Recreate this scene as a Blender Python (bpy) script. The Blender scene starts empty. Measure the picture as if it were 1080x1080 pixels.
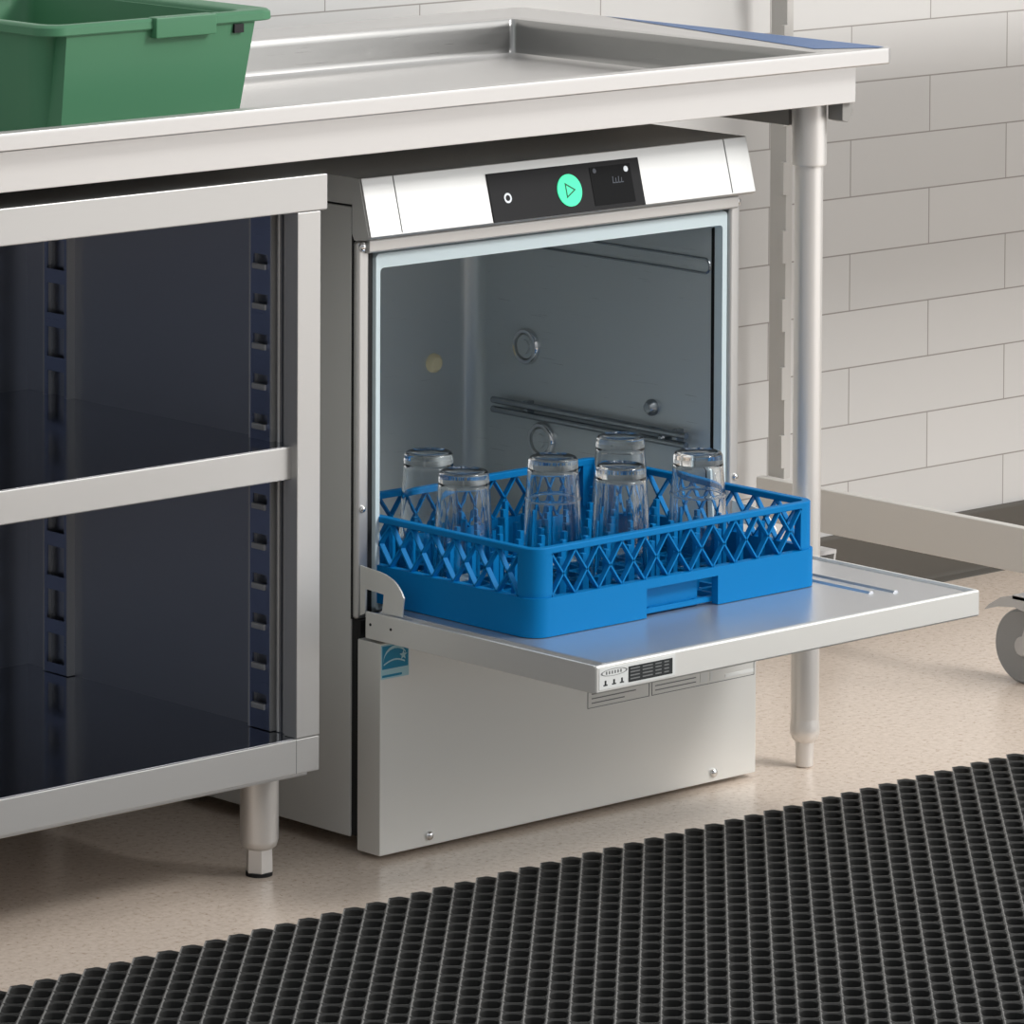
import bpy, bmesh, math, random
from mathutils import Vector, Matrix
random.seed(7)
C = bpy.context.scene.collection
PI = math.pi

# ------------------------------------------------------------------ materials
def lin(c):
    return tuple(((v/255)/12.92 if v/255 <= .04045 else ((v/255+.055)/1.055)**2.4) for v in c)

def mat(name, rgb, rough=.5, metal=0., spec=.5, emit=None, estr=1., trans=0., ior=1.45, coat=0.):
    m = bpy.data.materials.new(name); m.use_nodes = True
    b = m.node_tree.nodes['Principled BSDF']
    b.inputs['Base Color'].default_value = (*lin(rgb), 1)
    b.inputs['Roughness'].default_value = rough
    b.inputs['Metallic'].default_value = metal
    b.inputs['Specular IOR Level'].default_value = spec
    b.inputs['IOR'].default_value = ior
    b.inputs['Transmission Weight'].default_value = trans
    b.inputs['Coat Weight'].default_value = coat
    if emit:
        b.inputs['Emission Color'].default_value = (*lin(emit), 1)
        b.inputs['Emission Strength'].default_value = estr
    return m

def brushed(name, rgb, rough, stretch=(2, 2, 160), amt=.06, metal=1.):
    """sheet steel with a fine brushed grain"""
    m = mat(name, rgb, rough, metal)
    nt = m.node_tree; b = nt.nodes['Principled BSDF']
    tc = nt.nodes.new('ShaderNodeTexCoord'); mp = nt.nodes.new('ShaderNodeMapping')
    mp.inputs['Scale'].default_value = stretch
    nz = nt.nodes.new('ShaderNodeTexNoise'); nz.inputs['Scale'].default_value = 6; nz.inputs['Detail'].default_value = 3
    mr = nt.nodes.new('ShaderNodeMapRange')
    mr.inputs['To Min'].default_value = max(rough-amt, .02); mr.inputs['To Max'].default_value = rough+amt
    nt.links.new(tc.outputs['Object'], mp.inputs['Vector']); nt.links.new(mp.outputs['Vector'], nz.inputs['Vector'])
    nt.links.new(nz.outputs['Fac'], mr.inputs['Value']); nt.links.new(mr.outputs['Result'], b.inputs['Roughness'])
    return m

M = {}
M['steel'] = brushed('brushed_steel', (200, 199, 197), .42, metal=.75)
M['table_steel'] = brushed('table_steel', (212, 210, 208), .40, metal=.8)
M['machine_steel'] = brushed('machine_steel', (228, 228, 224), .44, metal=.5)
M['hood_steel'] = brushed('hood_steel', (208, 208, 206), .45, metal=.8)
M['inner_steel'] = brushed('inner_steel', (202, 208, 209), .30, metal=.4)
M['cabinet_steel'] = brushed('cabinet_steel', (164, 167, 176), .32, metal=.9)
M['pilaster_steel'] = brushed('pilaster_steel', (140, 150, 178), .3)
M['door_steel'] = brushed('door_liner_steel', (212, 214, 217), .30, amt=.03, metal=.8)
M['basin_steel'] = brushed('basin_steel', (168, 167, 165), .3)  # darker copy of the table steel, shade put into the colour
M['tube'] = mat('polished_tube', (228, 225, 221), .38, .6)
M['chrome'] = mat('chrome', (225, 225, 225), .08, 1.)
M['dark'] = mat('dark_gap', (22, 22, 24), .6)
M['darksteel'] = mat('dark_steel', (70, 70, 72), .4, 1.)
M['gasket'] = mat('pale_gasket', (205, 220, 224), .35)
M['black_glass'] = mat('black_panel', (27, 27, 29), .5, spec=.22)
M['screen'] = mat('screen_black', (9, 10, 12), .45, spec=.12)
M['green_light'] = mat('green_light', (50, 200, 150), .4, emit=(70, 225, 165), estr=.75)
M['green_dark'] = mat('green_outline', (10, 95, 70), .5)
M['icon'] = mat('white_icon', (215, 220, 225), .5, emit=(200, 205, 210), estr=.35)
M['icon_dim'] = mat('dim_icon', (70, 75, 85), .5)
M['blue_plastic'] = mat('blue_plastic', (0, 116, 180), .5, spec=.15)
M['blue_film'] = mat('blue_film', (58, 96, 146), .4)  # flat blue that stands in for a reflection on the table rim
M['green_plastic'] = mat('green_plastic', (76, 130, 96), .42, spec=.4)
M['cream'] = mat('cream_plastic', (244, 230, 190), .5)
M['rail_steel'] = mat('rail_steel', (165, 170, 174), .25, 1.)
M['label_white'] = mat('label_white', (226, 228, 226), .45)
M['label_grey'] = mat('label_print_grey', (120, 122, 122), .6)
M['label_black'] = mat('label_black', (38, 42, 44), .5)
M['sticker_blue'] = mat('sticker_blue', (20, 140, 180), .4)
M['sticker_pale'] = mat('sticker_pale', (175, 218, 228), .4)
M['rack_grey'] = mat('rack_grey', (190, 188, 184), .45)
M['beam_grey'] = mat('beam_grey', (214, 211, 206), .5)
M['wheel_grey'] = mat('wheel_grey', (196, 196, 196), .45)
M['tyre_grey'] = mat('tyre_grey', (150, 152, 153), .55)
M['glass'] = mat('clear_glass', (250, 252, 252), .0, trans=1., ior=1.48)
M['base_tile'] = mat('dark_cove_base', (84, 80, 74), .55)

# rubber
M['rubber'] = mat('black_rubber', (48, 48, 47), .6, spec=.25)
M['rubber_worn'] = mat('worn_rubber_ridge', (112, 111, 109), .6, spec=.3)  # paler rubber: light on the ridge tops put into the colour
M['rubber_base'] = mat('black_rubber_base', (10, 10, 10), .8, spec=.1)
M['side_steel'] = mat('grey_side_steel', (200, 200, 197), .5, .12)
M['channel'] = mat('dull_channel_steel', (150, 148, 144), .5, .2)
M['shelf_steel'] = brushed('polished_shelf_steel', (168, 171, 178), .13, amt=.03)

# wall tiles
m = mat('wall_tile', (204, 203, 201), .42); M['wall'] = m
nt = m.node_tree; b = nt.nodes['Principled BSDF']
geo = nt.nodes.new('ShaderNodeNewGeometry'); sep = nt.nodes.new('ShaderNodeSeparateXYZ')
nt.links.new(geo.outputs['Position'], sep.inputs[0])
ax = nt.nodes.new('ShaderNodeMath'); ax.operation = 'SUBTRACT'; ax.inputs[1].default_value = 1.5703
az = nt.nodes.new('ShaderNodeMath'); az.operation = 'SUBTRACT'; az.inputs[1].default_value = .2375
nt.links.new(sep.outputs['X'], ax.inputs[0]); nt.links.new(sep.outputs['Z'], az.inputs[0])
cmb = nt.nodes.new('ShaderNodeCombineXYZ')
nt.links.new(ax.outputs[0], cmb.inputs['X']); nt.links.new(az.outputs[0], cmb.inputs['Y'])
bk = nt.nodes.new('ShaderNodeTexBrick')
bk.offset = .5; bk.offset_frequency = 2
bk.inputs['Scale'].default_value = 1; bk.inputs['Mortar Size'].default_value = .0011
bk.inputs['Mortar Smooth'].default_value = .3; bk.inputs['Bias'].default_value = 0
bk.inputs['Brick Width'].default_value = .3154; bk.inputs['Row Height'].default_value = .0782
bk.inputs['Color1'].default_value = (*lin((206, 205, 203)), 1); bk.inputs['Color2'].default_value = (*lin((200, 199, 197)), 1)
bk.inputs['Mortar'].default_value = (*lin((150, 146, 142)), 1)
nt.links.new(cmb.outputs[0], bk.inputs['Vector']); nt.links.new(bk.outputs['Color'], b.inputs['Base Color'])
bp = nt.nodes.new('ShaderNodeBump'); bp.inputs['Strength'].default_value = .25; bp.inputs['Distance'].default_value = .001; bp.invert = True
nt.links.new(bk.outputs['Fac'], bp.inputs['Height']); nt.links.new(bp.outputs[0], b.inputs['Normal'])

# floor: warm speckled sheet flooring
m = mat('speckled_floor', (200, 184, 168), .24); M['floor'] = m
nt = m.node_tree; b = nt.nodes['Principled BSDF']
geo = nt.nodes.new('ShaderNodeNewGeometry')
n1 = nt.nodes.new('ShaderNodeTexNoise'); n1.inputs['Scale'].default_value = 130; n1.inputs['Detail'].default_value = 4; n1.inputs['Roughness'].default_value = .65
r1 = nt.nodes.new('ShaderNodeValToRGB')
r1.color_ramp.elements[0].position = .30; r1.color_ramp.elements[0].color = (*lin((186, 167, 150)), 1)
r1.color_ramp.elements[1].position = .62; r1.color_ramp.elements[1].color = (*lin((222, 207, 193)), 1)
e = r1.color_ramp.elements.new(.42); e.color = (*lin((211, 195, 180)), 1)
n2 = nt.nodes.new('ShaderNodeTexNoise'); n2.inputs['Scale'].default_value = 230; n2.inputs['Detail'].default_value = 2
r2 = nt.nodes.new('ShaderNodeValToRGB')
r2.color_ramp.elements[0].position = .66; r2.color_ramp.elements[0].color = (0, 0, 0, 1)
r2.color_ramp.elements[1].position = .74; r2.color_ramp.elements[1].color = (1, 1, 1, 1)
mx = nt.nodes.new('ShaderNodeMix'); mx.data_type = 'RGBA'
mx.inputs[7].default_value = (*lin((158, 136, 118)), 1)
nt.links.new(geo.outputs['Position'], n1.inputs['Vector']); nt.links.new(geo.outputs['Position'], n2.inputs['Vector'])
nt.links.new(n1.outputs['Fac'], r1.inputs['Fac']); nt.links.new(n2.outputs['Fac'], r2.inputs['Fac'])
nt.links.new(r2.outputs['Color'], mx.inputs[0]); nt.links.new(r1.outputs['Color'], mx.inputs[6])
nt.links.new(mx.outputs[2], b.inputs['Base Color'])

# ------------------------------------------------------------------ mesh helpers
class MB:
    """collects shapes (world coordinates) and links them as one mesh object"""
    def __init__(s):
        s.v = []; s.f = []; s.mi = []; s.mats = []; s.sm = []; s.cur = 0
    def use(s, mt):
        if mt not in s.mats: s.mats.append(mt)
        s.cur = s.mats.index(mt); return s
    def add(s, vs, fs, smooth=False):
        o = len(s.v); s.v += [tuple(v) for v in vs]
        for f in fs:
            s.f.append([i+o for i in f]); s.mi.append(s.cur); s.sm.append(smooth)
        return s
    def bm(s, bm, smooth=False):
        bm.verts.ensure_lookup_table()
        for i, v in enumerate(bm.verts): v.index = i
        s.add([v.co[:] for v in bm.verts], [[v.index for v in f.verts] for f in bm.faces], smooth); bm.free(); return s
    def box(s, x0, x1, y0, y1, z0, z1, bev=0., seg=2):
        b = bmesh.new(); bmesh.ops.create_cube(b, size=1)
        for v in b.verts:
            v.co = Vector(((x0+x1)/2+v.co.x*(x1-x0), (y0+y1)/2+v.co.y*(y1-y0), (z0+z1)/2+v.co.z*(z1-z0)))
        if bev: bmesh.ops.bevel(b, geom=b.edges[:], offset=bev, segments=seg, affect='EDGES', profile=.5)
        return s.bm(b)
    def prism(s, poly, axis, a, b_, bev=0.):
        """poly in the two other axes (cyclic order), extruded along axis from a to b_"""
        def P(p, t):
            return {'X': (t, p[0], p[1]), 'Y': (p[0], t, p[1]), 'Z': (p[0], p[1], t)}[axis]
        n = len(poly); b = bmesh.new()
        A = [b.verts.new(P(p, a)) for p in poly]; B = [b.verts.new(P(p, b_)) for p in poly]
        b.faces.new(A); b.faces.new(B[::-1])
        for i in range(n): b.faces.new((A[i], B[i], B[(i+1) % n], A[(i+1) % n]))
        bmesh.ops.recalc_face_normals(b, faces=b.faces[:])
        if bev: bmesh.ops.bevel(b, geom=b.edges[:], offset=bev, segments=2, affect='EDGES', profile=.5)
        return s.bm(b)
    def lathe(s, cx, cy, prof, seg=32, axis='Z', cz=0., caps=True):
        """prof = [(r, h)...]; revolved about axis through (cx,cy,cz)"""
        vs = []; fs = []
        for r, h in prof:
            for k in range(seg):
                a = 2*PI*k/seg; p = r*math.cos(a); q = r*math.sin(a)
                vs.append({'Z': (cx+p, cy+q, cz+h), 'X': (cx+h, cy+p, cz+q), 'Y': (cx+p, cy+h, cz+q)}[axis])
        n = len(prof)
        for i in range(n-1):
            for k in range(seg):
                k2 = (k+1) % seg
                fs.append((i*seg+k, i*seg+k2, (i+1)*seg+k2, (i+1)*seg+k))
        if caps:
            if prof[0][0] > 1e-6: fs.append(tuple(range(seg))[::-1])
            if prof[-1][0] > 1e-6: fs.append(tuple((n-1)*seg+k for k in range(seg)))
        if axis == 'Y': fs = [f[::-1] for f in fs]
        b = bmesh.new()
        bv = [b.verts.new(v) for v in vs]
        for f in fs:
            b.faces.new([bv[i] for i in f])
        bmesh.ops.remove_doubles(b, verts=b.verts[:], dist=1e-7)
        bmesh.ops.recalc_face_normals(b, faces=b.faces[:])
        return s.bm(b, True)
    def cyl(s, p0, p1, r, seg=16):
        p0 = Vector(p0); p1 = Vector(p1); d = (p1-p0).normalized()
        u = d.orthogonal().normalized(); w = d.cross(u)
        vs = []
        for p in (p0, p1):
            for k in range(seg):
                a = 2*PI*k/seg; vs.append(p+u*math.cos(a)*r+w*math.sin(a)*r)
        fs = [(k, (k+1) % seg, seg+(k+1) % seg, seg+k) for k in range(seg)]
        fs += [tuple(range(seg))[::-1], tuple(range(seg, 2*seg))]
        return s.add(vs, fs, True)
    def loops(s, rings, closed=True, cap0=False, cap1=False, smooth=True):
        n = len(rings[0]); vs = [p for r in rings for p in r]; fs = []
        for i in range(len(rings)-1):
            for k in range(n if closed else n-1):
                k2 = (k+1) % n
                fs.append((i*n+k, i*n+k2, (i+1)*n+k2, (i+1)*n+k))
        if cap0: fs.append(tuple(range(n))[::-1])
        if cap1: fs.append(tuple((len(rings)-1)*n+k for k in range(n)))
        return s.add(vs, fs, smooth)
    def build(s, name, mt=None, parent=None, auto=True, angle=40):
        if mt is not None and not s.mats: s.use(mt)
        base = Vector((0, 0, 0))
        p = parent
        while p is not None: base += p.location; p = p.parent
        me = bpy.data.meshes.new(name)
        me.from_pydata([(v[0]-base.x, v[1]-base.y, v[2]-base.z) for v in s.v], [], s.f)
        for x in (s.mats or [mt]): me.materials.append(x)
        for i, pl in enumerate(me.polygons):
            pl.material_index = s.mi[i] if s.mats else 0
            pl.use_smooth = True
        me.update()
        me.set_sharp_from_angle(angle=math.radians(angle))
        o = bpy.data.objects.new(name, me); C.objects.link(o)
        wn = o.modifiers.new('weighted_normals', 'WEIGHTED_NORMAL'); wn.keep_sharp = True; wn.weight = 100
        if parent is not None: o.parent = parent
        return o

def M0(mt): return MB().use(mt)

def rrect(x0, x1, y0, y1, r, z, n=5):
    pts = []
    for cx, cy, a0 in ((x1-r, y0+r, -90), (x1-r, y1-r, 0), (x0+r, y1-r, 90), (x0+r, y0+r, 180)):
        for k in range(n+1):
            a = math.radians(a0+90*k/n); pts.append((cx+r*math.cos(a), cy+r*math.sin(a), z))
    return pts

def thing(name, label, cat, loc, group=None):
    o = bpy.data.objects.new(name, None); C.objects.link(o); o.location = loc
    o.empty_display_size = .05
    o['label'] = label; o['category'] = cat
    if group: o['group'] = group
    return o
def tag(o, label, cat, group=None):
    o['label'] = label; o['category'] = cat
    if group: o['group'] = group
    return o
def struct(o): o['kind'] = 'structure'; return o
def dup_child(o, parent, dloc):
    c = o.copy(); C.objects.link(c); c.parent = parent; c.location = Vector(o.location)+Vector(dloc); return c

# ------------------------------------------------------------------ setting
WY = .6341
struct(M0(M['floor']).add([(-3.5, -4.5, 0), (4.5, -4.5, 0), (4.5, WY+.05, 0), (-3.5, WY+.05, 0)], [(0, 1, 2, 3)]).build('floor'))
struct(M0(M['wall']).box(-3.5, 4.5, WY, WY+.1, 0, 2.7).build('wall_back'))
bb = [(WY, .0), (WY-.022, .0), (WY-.0205, .003), (WY-.014, .006), (WY-.012, .012), (WY-.011, .084), (WY-.007, .0887), (WY, .0887)]
struct(M0(M['base_tile']).prism(bb, 'X', -3.5, 4.5).build('baseboard_back'))

# ------------------------------------------------------------------ undercounter dishwasher
D = thing('undercounter_dishwasher', 'stainless undercounter dishwasher with its front door folded down flat', 'dishwasher', (.3, .3, 0))
ms = M['machine_steel']
# side panels (with back) and floor of the body
o = M0(M['side_steel'])
o.box(.0, .004, .0458, .60, .018, .7205, .0015); o.build('side_panel', parent=D)
o = M0(ms); o.box(.596, .60, .0435, .60, .018, .7205, .0015); o.build('side_panel', parent=D)
o = M0(ms); o.box(.004, .596, .596, .60, .018, .7205); o.build('back_panel', parent=D)
o = M0(ms); o.box(.004, .596, .06, .596, .018, .022); o.build('base_pan', parent=D)
# top cover with skirts, separated from the sides by a dark seam
o = M0(M['side_steel'])
o.box(.0, .60, .0435, .602, .7225, .7536, .002)
o.build('top_cover', parent=D)
M0(M['dark']).box(.002, .598, .046, .598, .7200, .7230).build('seam', parent=D)
M0(M['dark']).box(.0008, .004, .0430, .0460, .262, .7225).build('seam', parent=D)
# hood with sloping control face
H0 = (.0124, .6894); H1 = (.0298, .7536)
hd = M0(M['hood_steel'])
hd.prism([(H1[0], H1[1]), (H0[0], H0[1]), (H0[0]+.006, H0[1]-.003), (.0395, .683), (.0435, .690), (.0435, .7536)], 'X', .0, .60, .0012)
hood = hd.build('hood', parent=D)
M0(M['side_steel']).prism([(H1[0]+.0025, H1[1]-.001), (H0[0]+.003, H0[1]+.0005), (H0[0]+.008, H0[1]-.002), (.0395, .684), (.0432, .691), (.0432, .7525)], 'X', -.0012, .0005).build('side_cheek', parent=hood)
fd = Vector((0, H1[0]-H0[0], H1[1]-H0[1])); FL = fd.length; fd.normalize(); fn = Vector((0, -fd.z, fd.y))
def hp(x, t, off=0.):   # point on the sloping face: x, distance t up from the lower edge, off outward
    p = Vector((0, H0[0], H0[1]))+fd*t+fn*off; return (x, p.y, p.z)
def hslab(mb, pts, o0, o1):
    n = len(pts); vs = [hp(x, t, o0) for x, t in pts]+[hp(x, t, o1) for x, t in pts]
    fs = [tuple(range(n))[::-1], tuple(range(n, 2*n))]+[(i, (i+1) % n, n+(i+1) % n, n+i) for i in range(n)]
    mb.add(vs, fs); return mb
def hrect(mb, x0, x1, t0, t1, o0, o1): return hslab(mb, [(x0, t0), (x1, t0), (x1, t1), (x0, t1)], o0, o1)
def hdisc(mb, cx, ct, r, o0, o1, n=40): return hslab(mb, [(cx+r*math.cos(2*PI*k/n), ct+r*math.sin(2*PI*k/n)) for k in range(n)], o0, o1)
def hring(mb, cx, ct, r0, r1, o, n=32):
    vs = [hp(cx+r*math.cos(2*PI*k/n), ct+r*math.sin(2*PI*k/n), o) for r in (r0, r1) for k in range(n)]
    mb.add(vs, [(k, (k+1) % n, n+(k+1) % n, n+k) for k in range(n)]); return mb
for x in (.046, .5615):
    sl = M0(M['label_grey']); hrect(sl, x-.0005, x+.0005, .002, FL-.001, -.0005, .0005); sl.build('panel_joint', parent=hood)
cp = M0(M['black_glass']); hrect(cp, .1825, .4185, .0004, .0558, -.001, .0015)
cpanel = cp.build('control_panel', parent=D)
bt = M0(M['green_light']); hdisc(bt, .3035, .0268, .0186, .001, .0028)
bt.use(M['green_dark'])
tri = [(.297, .0178), (.297, .0358), (.3125, .0268)]
tin = [(.2985, .0205), (.2985, .0331), (.3094, .0268)]
for i in range(3):
    j = (i+1) % 3
    hslab(bt, [tri[i], tri[j], tin[j], tin[i]], .0027, .0032)
bt.build('start_button', parent=cpanel)['label'] = 'round glowing green start button with a triangle'
pb = M0(M['icon']); hring(pb, .2085, .0262, .0034, .0058, .0018)
pb.build('power_button', parent=cpanel)['label'] = 'small ring shaped white power button'
sc = M0(M['screen']); hrect(sc, .3395, .4035, .0055, .0500, .0013, .002)
sc.use(M['icon']); hdisc(sc, .396, .0440, .0034, .0019, .0024, 20)
sc.use(M['icon_dim']); hdisc(sc, .3465, .0455, .0028, .0019, .0024, 20)
sc.use(M['icon_dim'])
for x, h in ((.372, .008), (.3765, .006), (.381, .0075), (.3855, .006)):
    hslab(sc, [(x, .029), (x+.0012, .029), (x+.002, .029+h), (x+.0008, .029+h)], .0019, .0024)
    hrect(sc, x+.001, x+.004, .029, .0302, .0019, .0024)
sc.build('display', parent=cpanel)['label'] = 'dark square display screen'

# front frame: two columns, cross bar, screws
fr = M0(M['steel'])
fr.box(.0015, .0185, .036, .052, .262, .683, .004, 3)
frame = fr.build('front_column', parent=D)
fr = M0(M['steel']); fr.box(.5815, .5985, .036, .052, .262, .683, .004, 3); frame2 = fr.build('front_column', parent=D)
cb = M0(M['steel'])
cb.prism([(.0305, .6695), (.0290, .6708), (.0285, .6825), (.0300, .6845), (.044, .6845), (.044, .6690), (.034, .6688)], 'X', .012, .588, .001)
cb.build('cross_bar', parent=D)
def screw(mb, x, y, z, r):
    mb.lathe(x, y, [(r, 0), (r, -.002), (r*.8, -.0034), (r*.35, -.0042), (.0, -.0044)], 16, 'Y', z)
for i, (x, z) in enumerate(((.0085, .6765), (.5915, .6765), (.0085, .385), (.5915, .350))):
    sm = M0(M['chrome']); screw(sm, x, .0365, z, .0058 if i < 2 else .004); sm.build('screw', parent=frame if x < .3 else frame2)
for xa, xb, ya in ((.0185, .0295, .044), (.5705, .5815, .052)): M0(M['dark']).box(xa, xb, ya, ya+.009, .262, .668).build('frame_gap', parent=D)
# pale gasket round the opening: an extruded rounded frame
def ygrid(x0, x1, z0, z1, r, y, n=5):
    return [(p[0], y, p[1]) for p in rrect(x0, x1, z0, z1, r, 0, n)]
g = M0(M['gasket'])
oo = ygrid(.0285, .5822, .262, .6685, .012, .047); oi = ygrid(.0385, .5735, .285, .6495, .005, .041)
om = ygrid(.0315, .5800, .268, .6655, .005, .040); ob = ygrid(.0400, .5700, .287, .6475, .005, .060)
g.loops([ygrid(.0285, .5822, .262, .6685, .012, .062), oo, om, oi, ob])
g.build('door_gasket', parent=D)
# chamber liner (open box, inner faces only)
CX0, CX1, CY1, CZ0, CZ1 = .042, .566, .466, .262, .662
lin_ = M0(M['inner_steel'])
def crr(z, grow=0., y0=.052): # plan outline, rounded at the back corners, open at the front
    r = .026; pts = [(CX1, y0, z)]
    for k in range(9):
        a = math.radians(90*k/8); pts.append((CX1-r+r*math.cos(a), CY1-r+r*math.sin(a), z))
    for k in range(9):
        a = math.radians(90+90*k/8); pts.append((CX0+r+r*math.cos(a), CY1-r+r*math.sin(a), z))
    pts.append((CX0, y0, z)); return pts
lin_.loops([crr(CZ0), crr(CZ1)], closed=False)
a = crr(CZ0); lin_.add(a, [tuple(range(len(a)))]); a = crr(CZ1); lin_.add(a, [tuple(range(len(a)))[::-1]])
liner = lin_.build('wash_chamber', parent=D)
# upper embossed guide, lower rails, wash bosses and knobs on the far side wall
eg = M0(M['rail_steel'])
def slot_tube(mb, y0, y1, z0, z1, x, r=.0022):
    mb.cyl((x, y0, z0), (x, y1, z0), r, 8); mb.cyl((x, y0, z1), (x, y1, z1), r, 8)
    n = 8; c = (z0+z1)/2; R = (z1-z0)/2; prev = None
    for k in range(n+1):
        a = -PI/2+PI*k/n; p = (x, y0-R*math.cos(a), c+R*math.sin(a))
        if prev: mb.cyl(prev, p, r, 8)
        prev = p
slot_tube(eg, .062, .42, .591, .608, CX1-.0008, .0016)
eg.build('embossed_guide', parent=liner)
rl = M0(M['rail_steel'])
rl.cyl((CX1-.012, .080, .3965), (CX1-.012, .418, .3965), .0042, 12); rl.cyl((CX1-.012, .080, .385), (CX1-.012, .418, .385), .0042, 12)
for y in (.10, .36): rl.box(CX1-.012, CX1, y-.004, y+.004, .384, .402, .001)
rl.build('rack_rail', parent=liner)
rl = M0(M['rail_steel'])
rl.cyl((CX0+.012, .075, .3985), (CX0+.012, .40, .3985), .0042, 12); rl.cyl((CX0+.012, .075, .387), (CX0+.012, .40, .387), .0042, 12)
for y in (.10, .36): rl.box(CX0, CX0+.012, y-.004, y+.004, .384, .402, .001)
rl.build('rack_rail', parent=liner)
for y, z in ((.369, .467), (.3405, .355)):
    bs = M0(M['chrome'])
    bs.lathe(CX1, y, [(.0225, .0), (.0225, -.003), (.0205, -.006), (.017, -.006), (.0155, -.002)], 32, 'X', z, caps=False)
    bs.use(M['inner_steel']).lathe(CX1, y, [(.0157, -.001), (.0145, -.004), (.009, -.004), (.0085, -.007), (0, -.007)], 32, 'X', z)
    bs.build('wash_boss', parent=liner)
kb = M0(M['rail_steel']); kb.lathe(CX1, .149, [(.010, 0), (.010, -.004), (.006, -.010), (.0, -.011)], 20, 'X', .4205); kb.build('hook', parent=liner)
kb = M0(M['rail_steel']); kb.lathe(CX1, .122, [(.006, 0), (.006, -.012), (.003, -.015), (.0, -.015)], 16, 'X', .388); kb.build('hook', parent=liner)
kb = M0(M['cream']); kb.lathe(.4985, CY1, [(.012, 0), (.0115, -.004), (.008, -.008), (0, -.009)], 28, 'Y', .4415)  # round cream disc on the chamber's back wall
kb.build('cap', parent=liner)['label'] = 'cream plastic cap on the back of the chamber'

# lower access panel
ap = M0(ms); ap.box(-.0013, .5870, -.0063, .032, .0058, .2425, .0015); apan = ap.build('access_panel', parent=D)
M0(M['dark']).box(.003, .59, .0315, .05, .02, .262).build('panel_gap', parent=D)
for x, z in ((.0715, .0175), (.5165, .0165)):
    sm = M0(M['chrome']); screw(sm, x, -.0063, z, .0052); sm.build('screw', parent=apan)
YP = -.0063
# blue efficiency sticker: square with a sweeping arc, star and caption strip
st = M0(M['sticker_pale']); st.box(-.0001, .0405, YP-.0004, YP, .2025, .2405)
st.use(M['sticker_blue']); st.box(.0012, .0392, YP-.0007, YP-.0004, .2135, .2392); st.box(.0012, .030, YP-.0007, YP-.0004, .2045, .2070)
st.use(M['sticker_pale'])
pr = []
for k in range(13):
    a = math.radians(180-150*k/12); pr.append((.020+.0175*math.cos(a), .2215+.0155*math.sin(a)))
for k in range(len(pr)-1):
    (xa, za), (xb, zb) = pr[k], pr[k+1]; w = .0008+.0009*math.sin(PI*k/12)
    st.add([(xa, YP-.0009, za-w), (xb, YP-.0009, zb-w), (xb, YP-.0009, zb+w), (xa, YP-.0009, za+w)], [(0, 1, 2, 3)])
for k in range(12):   # lower sweep
    xa = .003+.0026*k; xb = xa+.0026; f = lambda x: .2185+.0045*math.sin((x-.003)*95); w = .0009
    st.add([(xa, YP-.0009, f(xa)-w), (xb, YP-.0009, f(xb)-w), (xb, YP-.0009, f(xb)+w), (xa, YP-.0009, f(xa)+w)], [(0, 1, 2, 3)])
star = []
for k in range(10):
    a = PI/2+PI*k/5; r = .0058 if k % 2 == 0 else .0025; star.append((.0318+r*math.cos(a), YP-.0010, .2262+r*math.sin(a)))
st.add(star+[(.0318, YP-.0010, .2262)], [(k, (k+1) % 10, 10) for k in range(10)])
st.build('efficiency_sticker', parent=apan)['label'] = 'small square blue sticker with white arc and star'
# grey printed notice strip partly under the open door
wl = M0(M['label_grey'])
def outline(mb, x0, x1, z0, z1, y, w=.0007):
    for a, b_, c, d in ((x0, x1, z0, z0+w), (x0, x1, z1-w, z1), (x0, x0+w, z0, z1), (x1-w, x1, z0, z1)):
        mb.box(a, b_, y-.0004, y, c, d)
outline(wl, .3135, .4115, .1225, .150, YP); outline(wl, .4155, .583, .1225, .150, YP)
for k in range(4): wl.box(.320, .320+(.07 if k % 2 else .052), YP-.0004, YP, .1275+k*.0052, .1286+k*.0052)
for k in range(4): wl.box(.421, .487, YP-.0004, YP, .1275+k*.0052, .1286+k*.0052)
wl.use(M['label_white']); wl.box(.494, .506, YP-.0004, YP, .126, .149); wl.box(.510, .514, YP-.0004, YP, .126, .149); wl.box(.535, .582, YP-.0004, YP, .1375, .149)
wl.box(.535, .582, YP-.0004, YP, .1262, .130)
wl.build('notice_label', parent=apan)['label'] = 'faint grey printed notice strip'

# folded-down door
DX0, DX1, DY0, DY1, DZ0, DZ1 = -.0028, .5937, -.3519, .0173, .2457, .2755
dm = M0(ms)
dm.box(DX0, DX1, DY0, DY0+.006, DZ0, DZ1, .0024, 3)           # front skirt
dm.box(DX0, DX0+.004, DY0+.004, DY1, DZ0, DZ1, .001); dm.box(DX1-.004, DX1, DY0+.004, DY1, DZ0, DZ1, .001)
dm.box(DX0+.004, DX1-.004, DY0+.004, DY1, DZ0, DZ0+.003)
door = dm.build('door', parent=D)
dl = M0(M['door_steel'])
def dloop(i, z, r=.006): return rrect(DX0+.004+i, DX1-.004-i, DY0+.004+i*.0, DY1-i, r, z, 3)
rings = [rrect(DX0+.004, DX1-.004, DY0+.0038, DY1, .002, DZ1-.004, 3),
         rrect(DX0+.014, DX1-.014, DY0+.006, DY1-.002, .004, DZ1-.005, 3),
         rrect(DX0+.017, DX1-.017, DY0+.0065, DY1-.004, .005, DZ1-.001, 3),
         rrect(DX0+.019, DX1-.019, DY0+.008, DY1-.006, .006, DZ1, 3)]
dl.loops(rings, cap1=True)
for x in (.487, .511):                         # embossed ribs
    dl.prism([(x-.005, DZ1-.0005), (x-.002, DZ1+.0026), (x+.002, DZ1+.0026), (x+.005, DZ1-.0005)], 'Y', -.300 if x > .5 else -.285, -.01, .0005)
dl.build('door_liner', parent=door)
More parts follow.
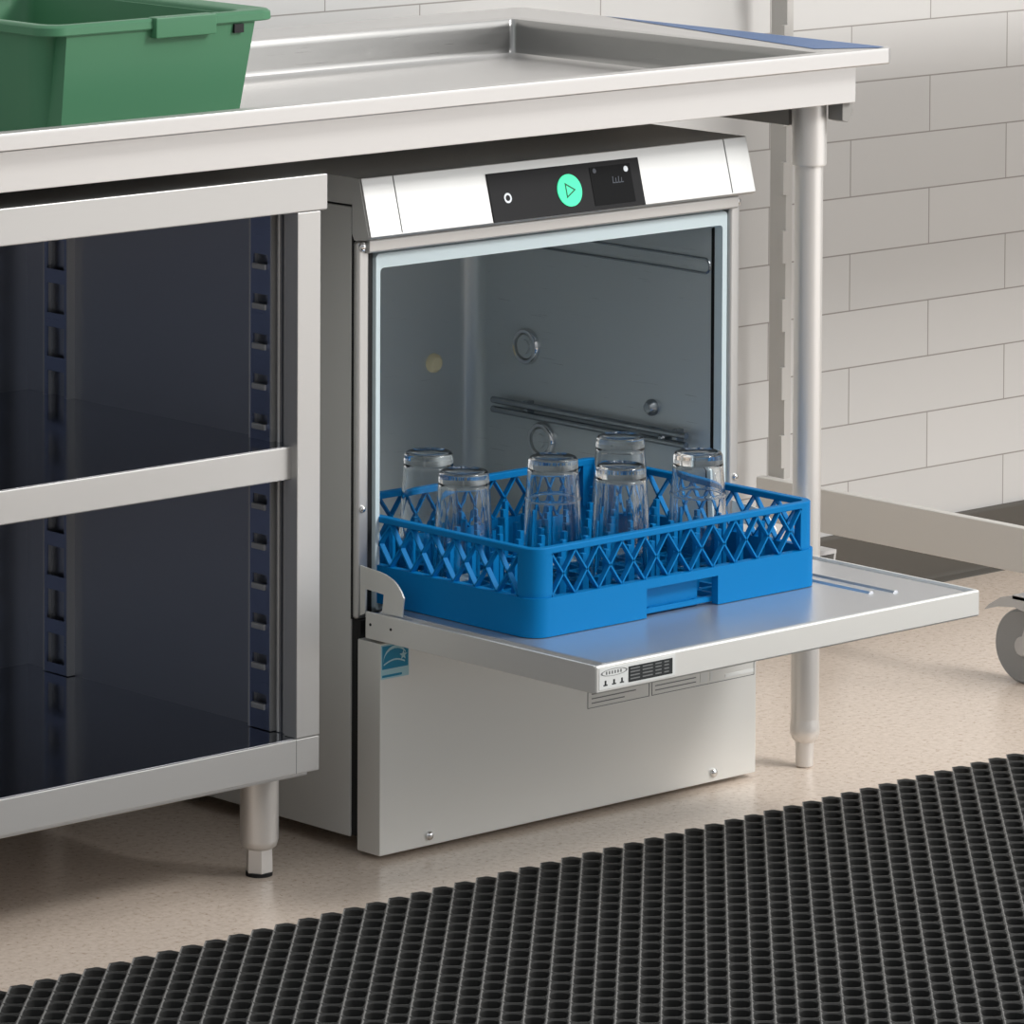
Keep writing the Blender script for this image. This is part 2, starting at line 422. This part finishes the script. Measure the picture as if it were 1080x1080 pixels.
# hinge brackets
arc = [(.0347, .323), (.022, .3218), (.012, .3212), (.003, .3205), (-.006, .3192), (-.0144, .3169), (-.0215, .3140), (-.027, .3105), (-.033, .3045), (-.0381, .2975), (-.0365, .287), (-.0351, .276),
       (-.0241, .276), (-.002, .2755), (-.004, .287), (-.0051, .2965), (.012, .2975), (.0251, .2981), (.026, .285), (.0265, .2704), (.0345, .267)]
def ngon_prism(mb, poly, x0, x1):
    b = bmesh.new(); A = [b.verts.new((x0, p[0], p[1])) for p in poly]; f = b.faces.new(A)
    r = bmesh.ops.extrude_face_region(b, geom=[f]); 
    for v in [e for e in r['geom'] if isinstance(e, bmesh.types.BMVert)]: v.co.x = x1
    bmesh.ops.recalc_face_normals(b, faces=b.faces[:]); bmesh.ops.triangulate(b, faces=[f for f in b.faces if len(f.verts) > 4]); mb.bm(b)
h = M0(ms); ngon_prism(h, arc, .0045, .0065); h.build('hinge_bracket', parent=door)
h = M0(ms); ngon_prism(h, arc, .5855, .5875); h.build('hinge_bracket', parent=door)
for y in (.0085, -.0255):
    h = M0(M['darksteel']); h.lathe(DX0, y, [(.0016, 0), (.0016, -.0006), (0, -.0007)], 10, 'X', .262); h.build('rivet', parent=door)
YD = DY0
npl = M0(M['label_white']); npl.box(.0012, .1130, YD-.0006, YD, .2495, .2722, .0002)
npl.use(M['label_black']); npl.box(.0435, .1085, YD-.0009, YD-.0005, .2522, .2690)
npl.use(M['label_grey'])
for zz in (.2548, .2585, .2622, .2656):
    for xa, xb in ((.046, .060), (.064, .079), (.083, .092), (.096, .103)):
        npl.box(xa, xb, YD-.0011, YD-.0009, zz, zz+.0014)
for k in range(16):                                        # oval outline of the maker's mark and small figures beneath
    a0 = 2*PI*k/16; a1 = 2*PI*(k+1)/16
    f = lambda a, s: (.0225+.0185*s*math.cos(a), YD-.0008, .2665+.0036*s*math.sin(a))
    npl.add([f(a0, .94), f(a1, .94), f(a1, 1.06), f(a0, 1.06)], [(0, 1, 2, 3)])
for k in range(6): npl.box(.0105+.0042*k, .0125+.0042*k, YD-.0008, YD-.0006, .2650, .2682)
npl.use(M['label_black'])
for cx in (.010, .0225, .034): 
    npl.box(cx-.003, cx+.003, YD-.0008, YD-.0006, .2532, .2545); npl.box(cx-.0012, cx+.0012, YD-.0008, YD-.0006, .2545, .2588)
npl.build('name_plate', parent=door)['label'] = 'white and black printed rating plate on the door edge'

# ------------------------------------------------------------------ dish table
T = thing('dish_table', 'long stainless dish table with raised rolled rim standing over the dishwasher', 'table', (-.2, .25, 0))
TX0, TXR, TYF, TYB, TZ = -1.20, .7254, -.0901, .5547, .8592
tp = M0(M['table_steel'])
def tl(d, z, r): return rrect(TX0+d, TXR-d, TYF+d, TYB-d, r, z, 6)
IX0, IX1, IY0, IY1 = -1.10, .626, -.046, .4625
def il(d, z, r, yf=None): return rrect(IX0+d, IX1-d, IY0+d if yf is None else yf, IY1-d, r, z, 6)
tp.loops([tl(.036, .8403, .002), tl(.002, .8403, .010), tl(.0005, .8408, .012), tl(.0, .8425, .012), tl(.0, .8555, .012), tl(.0, .8588, .012), tl(.0006, .8592, .012), tl(.006, .8592, .010),
          il(-.010, .8592, .006, -.0760), il(-.005, .8588, .006, -.0700), il(-.002, .8570, .006, -.0660)])
tp.use(M['basin_steel']).loops([il(-.002, .8570, .006, -.0660), il(0, .8535, .007, -.0640), il(.001, .8480, .007, -.0610), il(.003, .8230, .007), il(.0055, .8165, .008)])  # basin walls take the painted shaded tone
tp.use(M['table_steel']).loops([il(.0055, .8165, .008), il(.010, .8125, .010), il(.018, .8110, .012)], cap1=True)
tp.build('table_top', parent=T, angle=60)
# apron on all four sides
apx0, apx1, apy0, apy1 = -1.16, .6936, -.0583, .52
o = M0(M['table_steel'])
o.box(apx0, apx1, apy0, apy0+.003, .7941, .8400, .001); o.box(apx0, apx1, apy1-.003, apy1, .7941, .8400, .001)
o.box(apx1-.003, apx1, apy0+.003, apy1-.003, .7941, .8400); o.box(apx0, apx0+.003, apy0+.003, apy1-.003, .7941, .8400)
o.build('apron', parent=T)
for xa, xb in ((.655, .690), (-1.15, -1.115)):
    o = M0(M['channel']); o.box(xa, xb, .014, .51, .763, .7950, .001); o.build('leg_channel', parent=T)
o = M0(M['channel']); o.box(-1.10, .645, .20, .26, .775, .795, .002); o.build('cross_channel', parent=T)
o = M0(M['channel']); o.prism([(.6800, .7945), (.6800, .7725), (.6895, .7700), (.6975, .7835), (.6975, .7945)], 'Y', -.050, -.026, .0008); o.build('leg_gusset', parent=T)
reflection = M0(M['blue_film'])  # blue strip painted as a reflection on the right rim
reflection.add([(.6375, -.044, .8598), (.7040, -.0838, .8598), (.7190, -.0790, .8598), (.7215, .400, .8598), (.6375, .350, .8598)], [(0, 1, 2, 3)])
reflection.build('blue_film', parent=T)['label'] = 'blue film along the right rim of the table'
lg = M0(M['tube']); lg.lathe(.6675, -.008, [(.0168, .058), (.0168, .79)], 32)
tleg = lg.build('leg', parent=T)
sv = M0(M['tube']); sv.lathe(.6675, -.008, [(.0172, .7175), (.0202, .7178), (.0208, .720), (.0208, .790), (.0202, .7932)], 32); tsl = sv.build('leg_socket', parent=tleg)
ft = M0(M['tube']); ft.lathe(.6675, -.008, [(.0085, 0), (.0105, .002), (.0112, .030), (.0150, .034), (.0178, .040), (.0178, .047), (.0168, .058)], 28); tft = ft.build('leg_foot', parent=tleg)
for dx, dy in ((0, .46), (-1.80, 0), (-1.80, .46)):
    l2 = dup_child(tleg, T, (dx, dy, 0))
    for ch in (tsl, tft): dup_child(ch, l2, (0, 0, 0))

# ------------------------------------------------------------------ open base cabinet
K = thing('open_base_cabinet', 'open-fronted stainless base cabinet with one middle shelf on short round legs', 'cabinet', (-.62, .22, 0))
cs = M['steel']; KX0 = -1.10
KYF = -.0401; KYB = .455
M0(cs).box(KX0, -.108, KYF, KYB+.01, .7358, .7753, .002).build('cabinet_top', parent=K)
o = M0(cs)
o.box(-.1505, -.1177, KYF, KYF+.022, .1660, .7358, .0015); o.build('front_post', parent=K); o = M0(cs)
o.box(KX0+.012, KX0+.045, KYF, KYF+.022, .1660, .7358, .0015)
o.build('front_post', parent=K)
o = M0(M['side_steel'])
o.box(-.1200, -.1185, KYF+.022, KYB, .1660, .7358); o.use(M['cabinet_steel'])
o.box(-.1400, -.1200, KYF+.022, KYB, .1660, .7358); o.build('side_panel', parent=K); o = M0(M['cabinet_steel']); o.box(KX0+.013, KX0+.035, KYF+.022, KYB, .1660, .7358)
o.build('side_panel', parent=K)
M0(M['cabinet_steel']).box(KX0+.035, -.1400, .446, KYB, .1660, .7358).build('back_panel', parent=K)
o = M0(cs)
o.box(KX0+.012, -.1180, KYF, KYB, .1275, .1658, .0015); o.box(KX0+.03, -.1325, KYF+.003, KYB-.01, .1240, .1280, .001)
o.use(M['shelf_steel']).box(KX0+.036, -.1400, KYF+.004, .446, .164, .1661)
bot = o.build('cabinet_bottom', parent=K)
M0(M['label_grey']).box(-.1510, -.1505, KYF-.0003, KYF, .1285, .1652).build('joint_line', parent=bot)
o = M0(cs); o.box(KX0+.046, -.1427, -.030, .444, .4464, .4825, .002); o.use(M['shelf_steel']).box(KX0+.047, -.1400, -.0275, .446, .480, .4828)
o.build('middle_shelf', parent=K)
def pilaster(y0, y1, zs, slot_h, tabs):
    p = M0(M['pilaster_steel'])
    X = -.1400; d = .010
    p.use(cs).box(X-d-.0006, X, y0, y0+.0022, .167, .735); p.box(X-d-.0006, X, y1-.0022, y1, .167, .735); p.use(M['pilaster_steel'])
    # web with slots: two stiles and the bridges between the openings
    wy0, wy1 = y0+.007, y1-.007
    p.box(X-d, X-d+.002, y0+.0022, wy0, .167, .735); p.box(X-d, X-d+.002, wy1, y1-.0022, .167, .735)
    zprev = .167
    for z in zs:
        p.box(X-d, X-d+.002, wy0, wy1, zprev, z-slot_h/2); zprev = z+slot_h/2
    p.box(X-d, X-d+.002, wy0, wy1, zprev, .735)
    if tabs:
        p.use(cs)
        for z in zs: p.box(X-d-.0035, X-d, wy0+.001, wy1-.001, z-slot_h/2-.0065, z-slot_h/2, .001)
    return p.build('shelf_pilaster', parent=K)
pilaster(.0035, .0415, [.2003+.0436*k for k in range(12)], .010, True)
pilaster(.360, .4055, [.195+.050*k for k in range(11)], .034, False)
for y in (-.0015, -.0125):
    o = M0(cs); o.cyl((-.1435, y, .167), (-.1435, y, .735), .0024, 10); o.build('edge_rod', parent=K)
lx, ly = -.135, .0405
lg = M0(M['tube']); lg.lathe(lx, ly, [(.0150, .030), (.0190, .033), (.0212, .040), (.0212, .124)], 36); kleg = lg.build('leg', parent=K)
ft = M0(M['tube']); ft.lathe(lx, ly, [(.0150, .004), (.0155, .005), (.0150, .031)], 6)
ft.use(M['dark']).lathe(lx, ly, [(.0148, 0), (.0148, .004)], 20); kft = ft.build('leg_foot', parent=kleg, angle=30)
for dx, dy in ((0, .37), (-.90, 0), (-.90, .37)):
    l2 = dup_child(kleg, K, (dx, dy, 0)); dup_child(kft, l2, (0, 0, 0))

# ------------------------------------------------------------------ green tote on the table
B = thing('bus_tub', 'green plastic bus tub with rolled rim standing in the dish table at the left', 'tub', (-.29, .22, .811))
gp = M['green_plastic']
bx0, bx1, by0, by1, bz0, bz1 = -.437, -.158, .040, .43, .8115, .9430
o = M0(gp)
def bl(d, z, r=.022): return rrect(bx0+d, bx1-d, by0+d, by1-d, r, z, 6)
tw = .020
o.loops([bl(tw+.02, bz0+.0, .02), bl(tw+.006, bz0+.001, .022), bl(tw, bz0+.006), bl(0, bz1), bl(.003, bz1), bl(tw+.003, bz0+.009), bl(tw+.03, bz0+.0045, .02)], cap0=True, cap1=True)
o.build('tub_body', parent=B)
# raised end panel at the front, leaving a dark recess at each corner
o = M0(gp); yb = .022
o.loops([[(-.4145+.004, yb+tw*.9, .812), (-.172, yb+tw*.9, .812), (-.172, .07, .812), (-.4105, .07, .812)],
         [(-.4145, yb, bz1-.0005), (-.158, yb, bz1-.0005), (-.158, .07, bz1-.0005), (-.4145, .07, bz1-.0005)]], cap0=True, cap1=True, smooth=False)
o.build('end_panel', parent=B)
o = M0(gp)
def brl(d, z, r=.026): return rrect(bx0-.006+d, -.1255-d, .0185+d, by1+.020-d, r, z, 6)
o.loops([brl(.026, .9385, .02), brl(.001, .9382), brl(0, .9395), brl(.0005, .9470), brl(.003, .9495), brl(.008, .9500), brl(.026, .9480, .022), brl(.030, .9450, .02), brl(.032, .9385, .02)])
o.build('tub_rim', parent=B)
o = M0(gp); o.box(-.3015, -.2185, .0135, .030, .9285, .9508, .002)
o.build('handle_lip', parent=B)
M0(M['dark']).box(-.1885, -.1755, .0205, .024, .9270, .9365).build('handle_slot', parent=B)

# ------------------------------------------------------------------ blue glass rack on the open door
R = thing('glass_rack', 'blue plastic glass rack with lattice sides resting on the open dishwasher door', 'rack', (.2555, -.03, .2762))
bp_ = M['blue_plastic']
RX0, RX1, RY0, RY1, RZ0, RZ1 = .0370, .4740, -.2130, .1530, .2762, .3725
ZL, ZT = .3185, .3655     # ledge, underside of top rim
rr = .020
def rk(d, z, r=rr): return rrect(RX0+d, RX1-d, RY0+d, RY1-d, max(r-d, .004), z, 6)
# top rim
o = M0(bp_); o.loops([rk(.010, ZT), rk(.001, ZT), rk(0, ZT+.001), rk(0, RZ1-.001), rk(.001, RZ1), rk(.009, RZ1), rk(.010, RZ1-.001), rk(.010, ZT)])
o.build('top_rim', parent=R)
# lower band with handle openings front and back
HX0, HX1, HZ0, HZ1 = .2030, .3130, .2762, .3085
o = M0(bp_)
def corner(x, y, sx, sy, z0, z1, L, d0, th):   # L-shaped rounded corner wall
    out = []; inn = []
    r = rr-d0
    for k in range(7):
        a = math.radians(90*k/6)
        out.append((x+sx*(rr-r*math.cos(a))*1, y+sy*(rr-r*math.sin(a))))
        ri = max(r-th, .003); inn.append((x+sx*(rr-ri*math.cos(a)), y+sy*(rr-ri*math.sin(a))))
    out = [(x+sx*d0, y+sy*L)]+out+[(x+sx*L, y+sy*d0)]; inn = [(x+sx*(d0+th), y+sy*L)]+inn+[(x+sx*L, y+sy*(d0+th))]
    n = len(out); b = bmesh.new()
    V = [[b.verts.new((p[0], p[1], z)) for p in lst] for z in (z0, z1) for lst in (out, inn)]
    for k in range(n-1):
        b.faces.new((V[0][k], V[0][k+1], V[2][k+1], V[2][k])); b.faces.new((V[1][k], V[3][k], V[3][k+1], V[1][k+1]))
        b.faces.new((V[2][k], V[2][k+1], V[3][k+1], V[3][k])); b.faces.new((V[0][k], V[1][k], V[1][k+1], V[0][k+1]))
    for k in (0, n-1): b.faces.new((V[0][k], V[2][k], V[3][k], V[1][k]))
    bmesh.ops.recalc_face_normals(b, faces=b.faces[:]); return b
th = .010
for x, y, sx, sy in ((RX0, RY0, 1, 1), (RX1, RY0, -1, 1), (RX0, RY1, 1, -1), (RX1, RY1, -1, -1)):
    o.bm(corner(x, y, sx, sy, RZ0, ZL, .03, -.0028, th), True)
e = .0028
for ya, yb_ in ((RY0-e, RY0-e+th), (RY1+e-th, RY1+e)):
    o.box(RX0+.03, HX0, ya, yb_, RZ0, ZL); o.box(HX1, RX1-.03, ya, yb_, RZ0, ZL); o.box(HX0, HX1, ya, yb_, HZ1, ZL)
o.box(HX0, HX1-.018, RY0+.012, RY0+.018, RZ0, HZ1); o.box(HX0, HX1, RY1-.018, RY1-.012, RZ0, HZ1)
for xa, xb in ((RX0-e, RX0-e+th), (RX1+e-th, RX1+e)): o.box(xa, xb, RY0+.03, RY1-.03, RZ0, ZL)
o.build('base_band', parent=R)
# solid corner posts between ledge and rim
for x, y, sx, sy in ((RX0, RY0, 1, 1), (RX1, RY0, -1, 1), (RX0, RY1, 1, -1), (RX1, RY1, -1, -1)):
    q = M0(bp_); q.bm(corner(x, y, sx, sy, ZL-.001, ZT+.001, .027, .0, .0095), True); q.build('corner_post', parent=R)
# lattice panels
def lattice(n, a0, a1, face, axis):
    o = M0(bp_); p = (a1-a0)/n; w = .0010
    d0, d1 = (face, face+.0065*(1 if face < (.2 if axis == 'X' else 0) else -1))
    d0, d1 = min(d0, d1), max(d0, d1)
    def bar(sa, sb):
        L = math.hypot(sb-sa, ZT-ZL); nx = (ZT-ZL)/L*w; nz = (sb-sa)/L*w
        poly = [(sa-nx, ZL+nz), (sa+nx, ZL-nz), (sb+nx, ZT-nz), (sb-nx, ZT+nz)]
        o.prism(poly, axis, d0, d1)
    for k in range(n):
        bar(a0+k*p, a0+(k+1)*p); bar(a0+(k+1)*p, a0+k*p)
    return o.build('lattice_side', parent=R)
lattice(11, RX0+.026, RX1-.026, RY0, 'Y'); lattice(11, RX0+.026, RX1-.026, RY1, 'Y')
lattice(9, RY0+.026, RY1-.026, RX0, 'X'); lattice(9, RY0+.026, RY1-.026, RX1, 'X')
# open grid floor
o = M0(bp_); zg0, zg1 = .2785, .2845
nx, ny = 12, 10; px = (RX1-RX0-.02)/nx; py = (RY1-RY0-.02)/ny
for k in range(nx+1): o.box(RX0+.01+k*px-.0035, RX0+.01+k*px+.0035, RY0+.008, RY1-.008, zg0, zg1)
for k in range(ny+1): o.box(RX0+.008, RX1-.008, RY0+.01+k*py-.0035, RY0+.01+k*py+.0035, zg0, zg1-.0005)
o.build('floor_grid', parent=R)
# pegs
GL = [(.1650, .1010), (.1165, -.0120), (.2510, -.0135), (.4005, .0325), (.2725, -.1015), (.3955, -.1000)]
pg = M0(bp_); pg.box(-.0030, .0030, -.0030, .0030, .2835, .348, .0008)
pm = None; done = []
for i in range(1, nx):
    for j in range(1, ny):
        x = RX0+.01+i*px; y = RY0+.01+j*py
        ds = [math.hypot(x-gx, y-gy) for gx, gy in GL]
        for (gx, gy), d in zip(GL, ds):          # pegs stand clear of the glass walls
            if .031 < d < .0415: x, y = gx+(x-gx)*.042/d, gy+(y-gy)*.042/d
            elif .025 < d <= .031: x, y = gx+(x-gx)*.0245/d, gy+(y-gy)*.0245/d
        if any(.026 < math.hypot(x-gx, y-gy) < .0412 for gx, gy in GL) or not (RX0+.014 < x < RX1-.014 and RY0+.014 < y < RY1-.014): continue
        if any(math.hypot(x-a_, y-b_) < .012 for a_, b_ in done): continue
        done.append((x, y))
        if pm is None:
            for k, v in enumerate(pg.v): pg.v[k] = (v[0]+x, v[1]+y, v[2])
            pm = pg.build('peg', parent=R); p0 = (x, y)
        else:
            dup_child(pm, R, (x-p0[0], y-p0[1], 0))

# ------------------------------------------------------------------ six upturned tumblers
def tumbler(x, y, step):
    z0 = .2848; H = .1372
    rm, rb = .0365, .0280
    outp = [(rm, 0), (rb, H-.004), (rb-.002, H-.001), (rb-.005, H)]
    if step:   # a bead ring round the glass
        zs = .089; q = rm+(rb-rm)*zs/H
        outp = [(rm, 0), (q+.0003, zs-.003), (q+.0014, zs-.001), (q+.0014, zs+.0005), (q+.0001, zs+.0025), (rb, H-.004), (rb-.002, H-.001), (rb-.005, H)]
    inp = [(rm-.0022, 0), (rb-.0020, H-.020), (rb-.006, H-.0145)]
    prof = outp+[(rb-.009, H-.0012), (0, H-.002)]
    vs = inp[::-1]
    full = [(0, H-.0135)]+vs+[(rm-.0018, -.0003), (rm-.0006, -.0003)]+prof
    m_ = M0(M['glass']); m_.lathe(x, y, full, 40, 'Z', z0+.0003, caps=False)
    return m_
labels = ['upturned clear tumbler at the back left of the rack, nearest the chamber opening',
          'upturned clear tumbler in front of the back left one, by the left lattice side',
          'upturned clear tumbler with a ring round its waist, just left of the tallest-standing rear glass',
          'upturned clear tumbler standing farthest back, directly behind another tumbler',
          'upturned clear tumbler in the front middle, directly before the farthest tumbler',
          'upturned clear tumbler with a ring round its waist, rightmost glass in the blue rack']
for (x, y), lb, stp in zip(GL, labels, (0, 0, 1, 0, 0, 1)):
    t = tumbler(x, y, stp)
    for k, v in enumerate(t.v): t.v[k] = (v[0]-x, v[1]-y, v[2]-.2848)
    g = t.build('tumbler', angle=50); g.location = (x, y, .2848)
    tag(g, lb, 'glass', 'upturned tumblers in the blue rack')

# ------------------------------------------------------------------ rolling shelf rack on the right
S = thing('rolling_shelf_rack', 'pale grey rolling shelf rack with toothed posts at the right by the wall', 'shelf rack', (1.9, .2, 0))
SX0, SX1 = 1.19, 2.62
def post(x, y, sx):
    o = M0(M['rack_grey'])
    o.box(*sorted((x, x+sx*.0125)), y, y+.030, .1975, 1.75, .001)
    z = .212
    while z < 1.70:
        o.box(*sorted((x-sx*.006, x+sx*.004)), y-.001, y+.005, z, z+.044, .0008); z += .0915
    return o.build('post', parent=S)
post(SX0+.021, .560, 1); post(SX1-.021, .560, -1); post(SX0+.021, -.215, 1); post(SX1-.021, -.215, -1)
for xa, xb in ((SX0+.004, SX0+.018), (SX1-.018, SX1-.004)):
    o = M0(M['beam_grey']); o.box(xa, xb, -.225, .596, .140, .1985, .0025, 2); o.build('side_beam', parent=S)
o = M0(M['beam_grey']); o.box(SX0+.0, SX1, -.20, .315, .905, .935, .006); o.build('shelf', parent=S)  # unseen board added to cast the shadow band on the wall tiles
WR = .048
def caster(x, y, d):      # d = +1: wheel trails behind its stem, -1: swivelled the other way
    f = M0(M['wheel_grey']); ys = y-.036*d
    f.lathe(x, ys, [(.012, .112), (.013, .1405)], 24)
    for dx in (-.0215, .018):
        poly = [(.002, .040), (-.012, .040), (-.062, .100), (-.062, .113), (.010, .113)]+([(.030, .108), (.050, .096), (.058, .088), (.034, .0955)] if d > 0 else [])+[(.008, .0985), (-.018, .094)]
        ngon_prism(f, [(y+p*d, q) for p, q in poly], x+dx, x+dx+.0035)
    f.box(x-.0215, x+.0215, *sorted((y-.062*d, y+.010*d)), .109, .114)
    fo = f.build('caster', parent=S)
    w = M0(M['tyre_grey'])
    w.lathe(x, y, [(.036, -.013), (.045, -.0135), (WR, -.010), (WR, .010), (.045, .0135), (.036, .013)], 36, 'X', WR)
    w.use(M['wheel_grey']).lathe(x, y, [(0, -.0145), (.012, -.0145), (.014, -.011), (.030, -.010), (.037, -.0128), (.037, .0128), (.030, .010), (.014, .011), (.012, .0145), (0, .0145)], 36, 'X', WR)
    w.build('wheel', parent=fo)
for x in (SX0+.013, SX1-.013):
    caster(x, .115, 1); caster(x, .485, -1)

# ------------------------------------------------------------------ perforated rubber mat
def floor_mat():
    o = MB().use(M['rubber'])
    E1 = (.7385*.02245, -.6742*.02245); E2 = (-.7026*.0325, -.7126*.0325)     # cell width and length, set diagonally
    A1 = (.0315, 0.); zt = .0125; y0 = -.1790; ny_ = 44; NS = 20
    def P(c, s, t, z): return (c[0]+E1[0]*s+E2[0]*t, c[1]+E1[1]*s+E2[1]*t, z)
    def sp(v, p): return math.copysign(abs(v)**p, v)
    for j in range(ny_):
        for i in range(-40, 95):
            c = (A1[0]*i+E2[0]*j, y0+A1[1]*i+E2[1]*j)
            if not (-1.25 < c[0] < 1.65): continue
            inn, mid, out = [], [], []
            for k in range(NS):
                a = 2*PI*(k+.5)/NS; ca, sa = math.cos(a), math.sin(a)
                hx, hy = .405*sp(ca, .62), .415*sp(sa, .75)
                q = max(abs(ca), abs(sa)); ox, oy = .5*ca/q, .5*sa/q
                if j == 0 and oy < -.45: oy = -.32-.34*math.cos(PI*ox)
                inn.append((hx, hy)); out.append((ox, oy)); mid.append((hx*.5+ox*.5, hy*.5+oy*.5))
            zo = lambda p: zt+(.0012 if abs(p[0]) > .49 else 0.)
            low = [P(c, s_, t_, .001) for s_, t_ in inn]; top = [P(c, s_, t_, zt-.0012) for s_, t_ in inn]
            md = [P(c, s_, t_, zt) for s_, t_ in mid]; ou = [P(c, *p, zo(p)) for p in out]
            o.use(M['rubber']).loops([low, top, md])
            for k in range(NS):
                k2 = (k+1) % NS
                col = abs(out[k][0]) > .49 and abs(out[k2][0]) > .49
                o.use(M['rubber_worn'] if col else M['rubber']).add([md[k], md[k2], ou[k2], ou[k]], [(0, 1, 2, 3)], True)  # ridge tops along the columns get the painted lit tone
            if j == 0:
                o.use(M['rubber'])
                ed = [P(c, *p, zo(p)) for p in out if p[1] < -.35]; b0 = [(p[0], p[1]+.0004, .0005) for p in ed]
                o.loops([ed, b0], closed=False)
    o.use(M['rubber_base'])
    o.box(-1.2, 1.6, y0+E2[1]*(ny_-1), y0-.004, .0004, .0022)
    return o.build('rubber_floor_mat', angle=50)
tag(floor_mat(), 'black perforated rubber mat with a scalloped edge lying on the floor in front', 'mat')

# ------------------------------------------------------------------ lights
def area(name, loc, target, sx, sy, power, col=(1, 1, 1)):
    l = bpy.data.lights.new(name, 'AREA'); l.shape = 'RECTANGLE'; l.size = sx; l.size_y = sy; l.energy = power; l.color = col
    o = bpy.data.objects.new(name, l); C.objects.link(o); o.location = loc
    o.rotation_euler = (Vector(target)-Vector(loc)).to_track_quat('-Z', 'Y').to_euler(); return o
area('window_light', (2.9, -3.1, 1.5), (.3, -.2, .9), 4.6, 3.0, 48, (1, .995, .985))
area('ceiling_light', (1.65, -2.4, 2.5), (.9, .3, .4), .9, .7, 70, (1, .985, .966))
area('ceiling_panel', (1.3, -1.4, 2.75), (.7, -.6, 0), 1.8, 1.4, 20, (1, .99, .975))  # unseen overhead fill, added to brighten the floor
area('left_window', (-3.4, -1.2, 1.7), (-.2, .2, .5), 2.2, 1.8, 5, (.96, .985, 1))  # unseen fill lamp, added to brighten the left-facing sides
w = bpy.data.worlds.new('room'); bpy.context.scene.world = w; w.use_nodes = True
nt = w.node_tree; bg = nt.nodes['Background']; bg.inputs['Strength'].default_value = 1
tc = nt.nodes.new('ShaderNodeTexCoord'); sx = nt.nodes.new('ShaderNodeSeparateXYZ'); cr = nt.nodes.new('ShaderNodeValToRGB'); mr = nt.nodes.new('ShaderNodeMapRange')
mr.inputs['From Min'].default_value = -1; mr.inputs['From Max'].default_value = 1
cr.color_ramp.elements[0].position = .40; cr.color_ramp.elements[0].color = (.17, .18, .19, 1)
cr.color_ramp.elements[1].position = .78; cr.color_ramp.elements[1].color = (.56, .575, .59, 1)
nt.links.new(tc.outputs['Generated'], sx.inputs[0]); nt.links.new(sx.outputs['Z'], mr.inputs['Value']); nt.links.new(mr.outputs[0], cr.inputs['Fac']); nt.links.new(cr.outputs['Color'], bg.inputs['Color'])

# ------------------------------------------------------------------ camera
cam = bpy.data.cameras.new('camera'); co = bpy.data.objects.new('camera', cam); C.objects.link(co)
f, cx, cy = 5591.143, 511.2207, -230.9664
cam.sensor_width = 36; cam.lens = f*36/1080; cam.shift_x = .5-cx/1080; cam.shift_y = cy/1080-.5
cam.clip_start = .1; cam.clip_end = 50
yaw, pit, rol = math.radians(42.4104), math.radians(3.0582), math.radians(.2507)
fw = Vector((math.sin(yaw)*math.cos(pit), math.cos(yaw)*math.cos(pit), -math.sin(pit)))
rt = Vector((math.cos(yaw), -math.sin(yaw), 0)); up = rt.cross(fw)
r2 = rt*math.cos(rol)+up*math.sin(rol); u2 = -rt*math.sin(rol)+up*math.cos(rol)
co.matrix_world = Matrix(((r2.x, u2.x, -fw.x, -3.80969), (r2.y, u2.y, -fw.y, -4.33948), (r2.z, u2.z, -fw.z, 1.50126), (0, 0, 0, 1)))
sc_ = bpy.context.scene
sc_.camera = co
sc_.view_settings.view_transform = 'Standard'; sc_.view_settings.look = 'None'
sc_.view_settings.gamma = 1; sc_.view_settings.exposure = 0; sc_.view_settings.use_curve_mapping = False
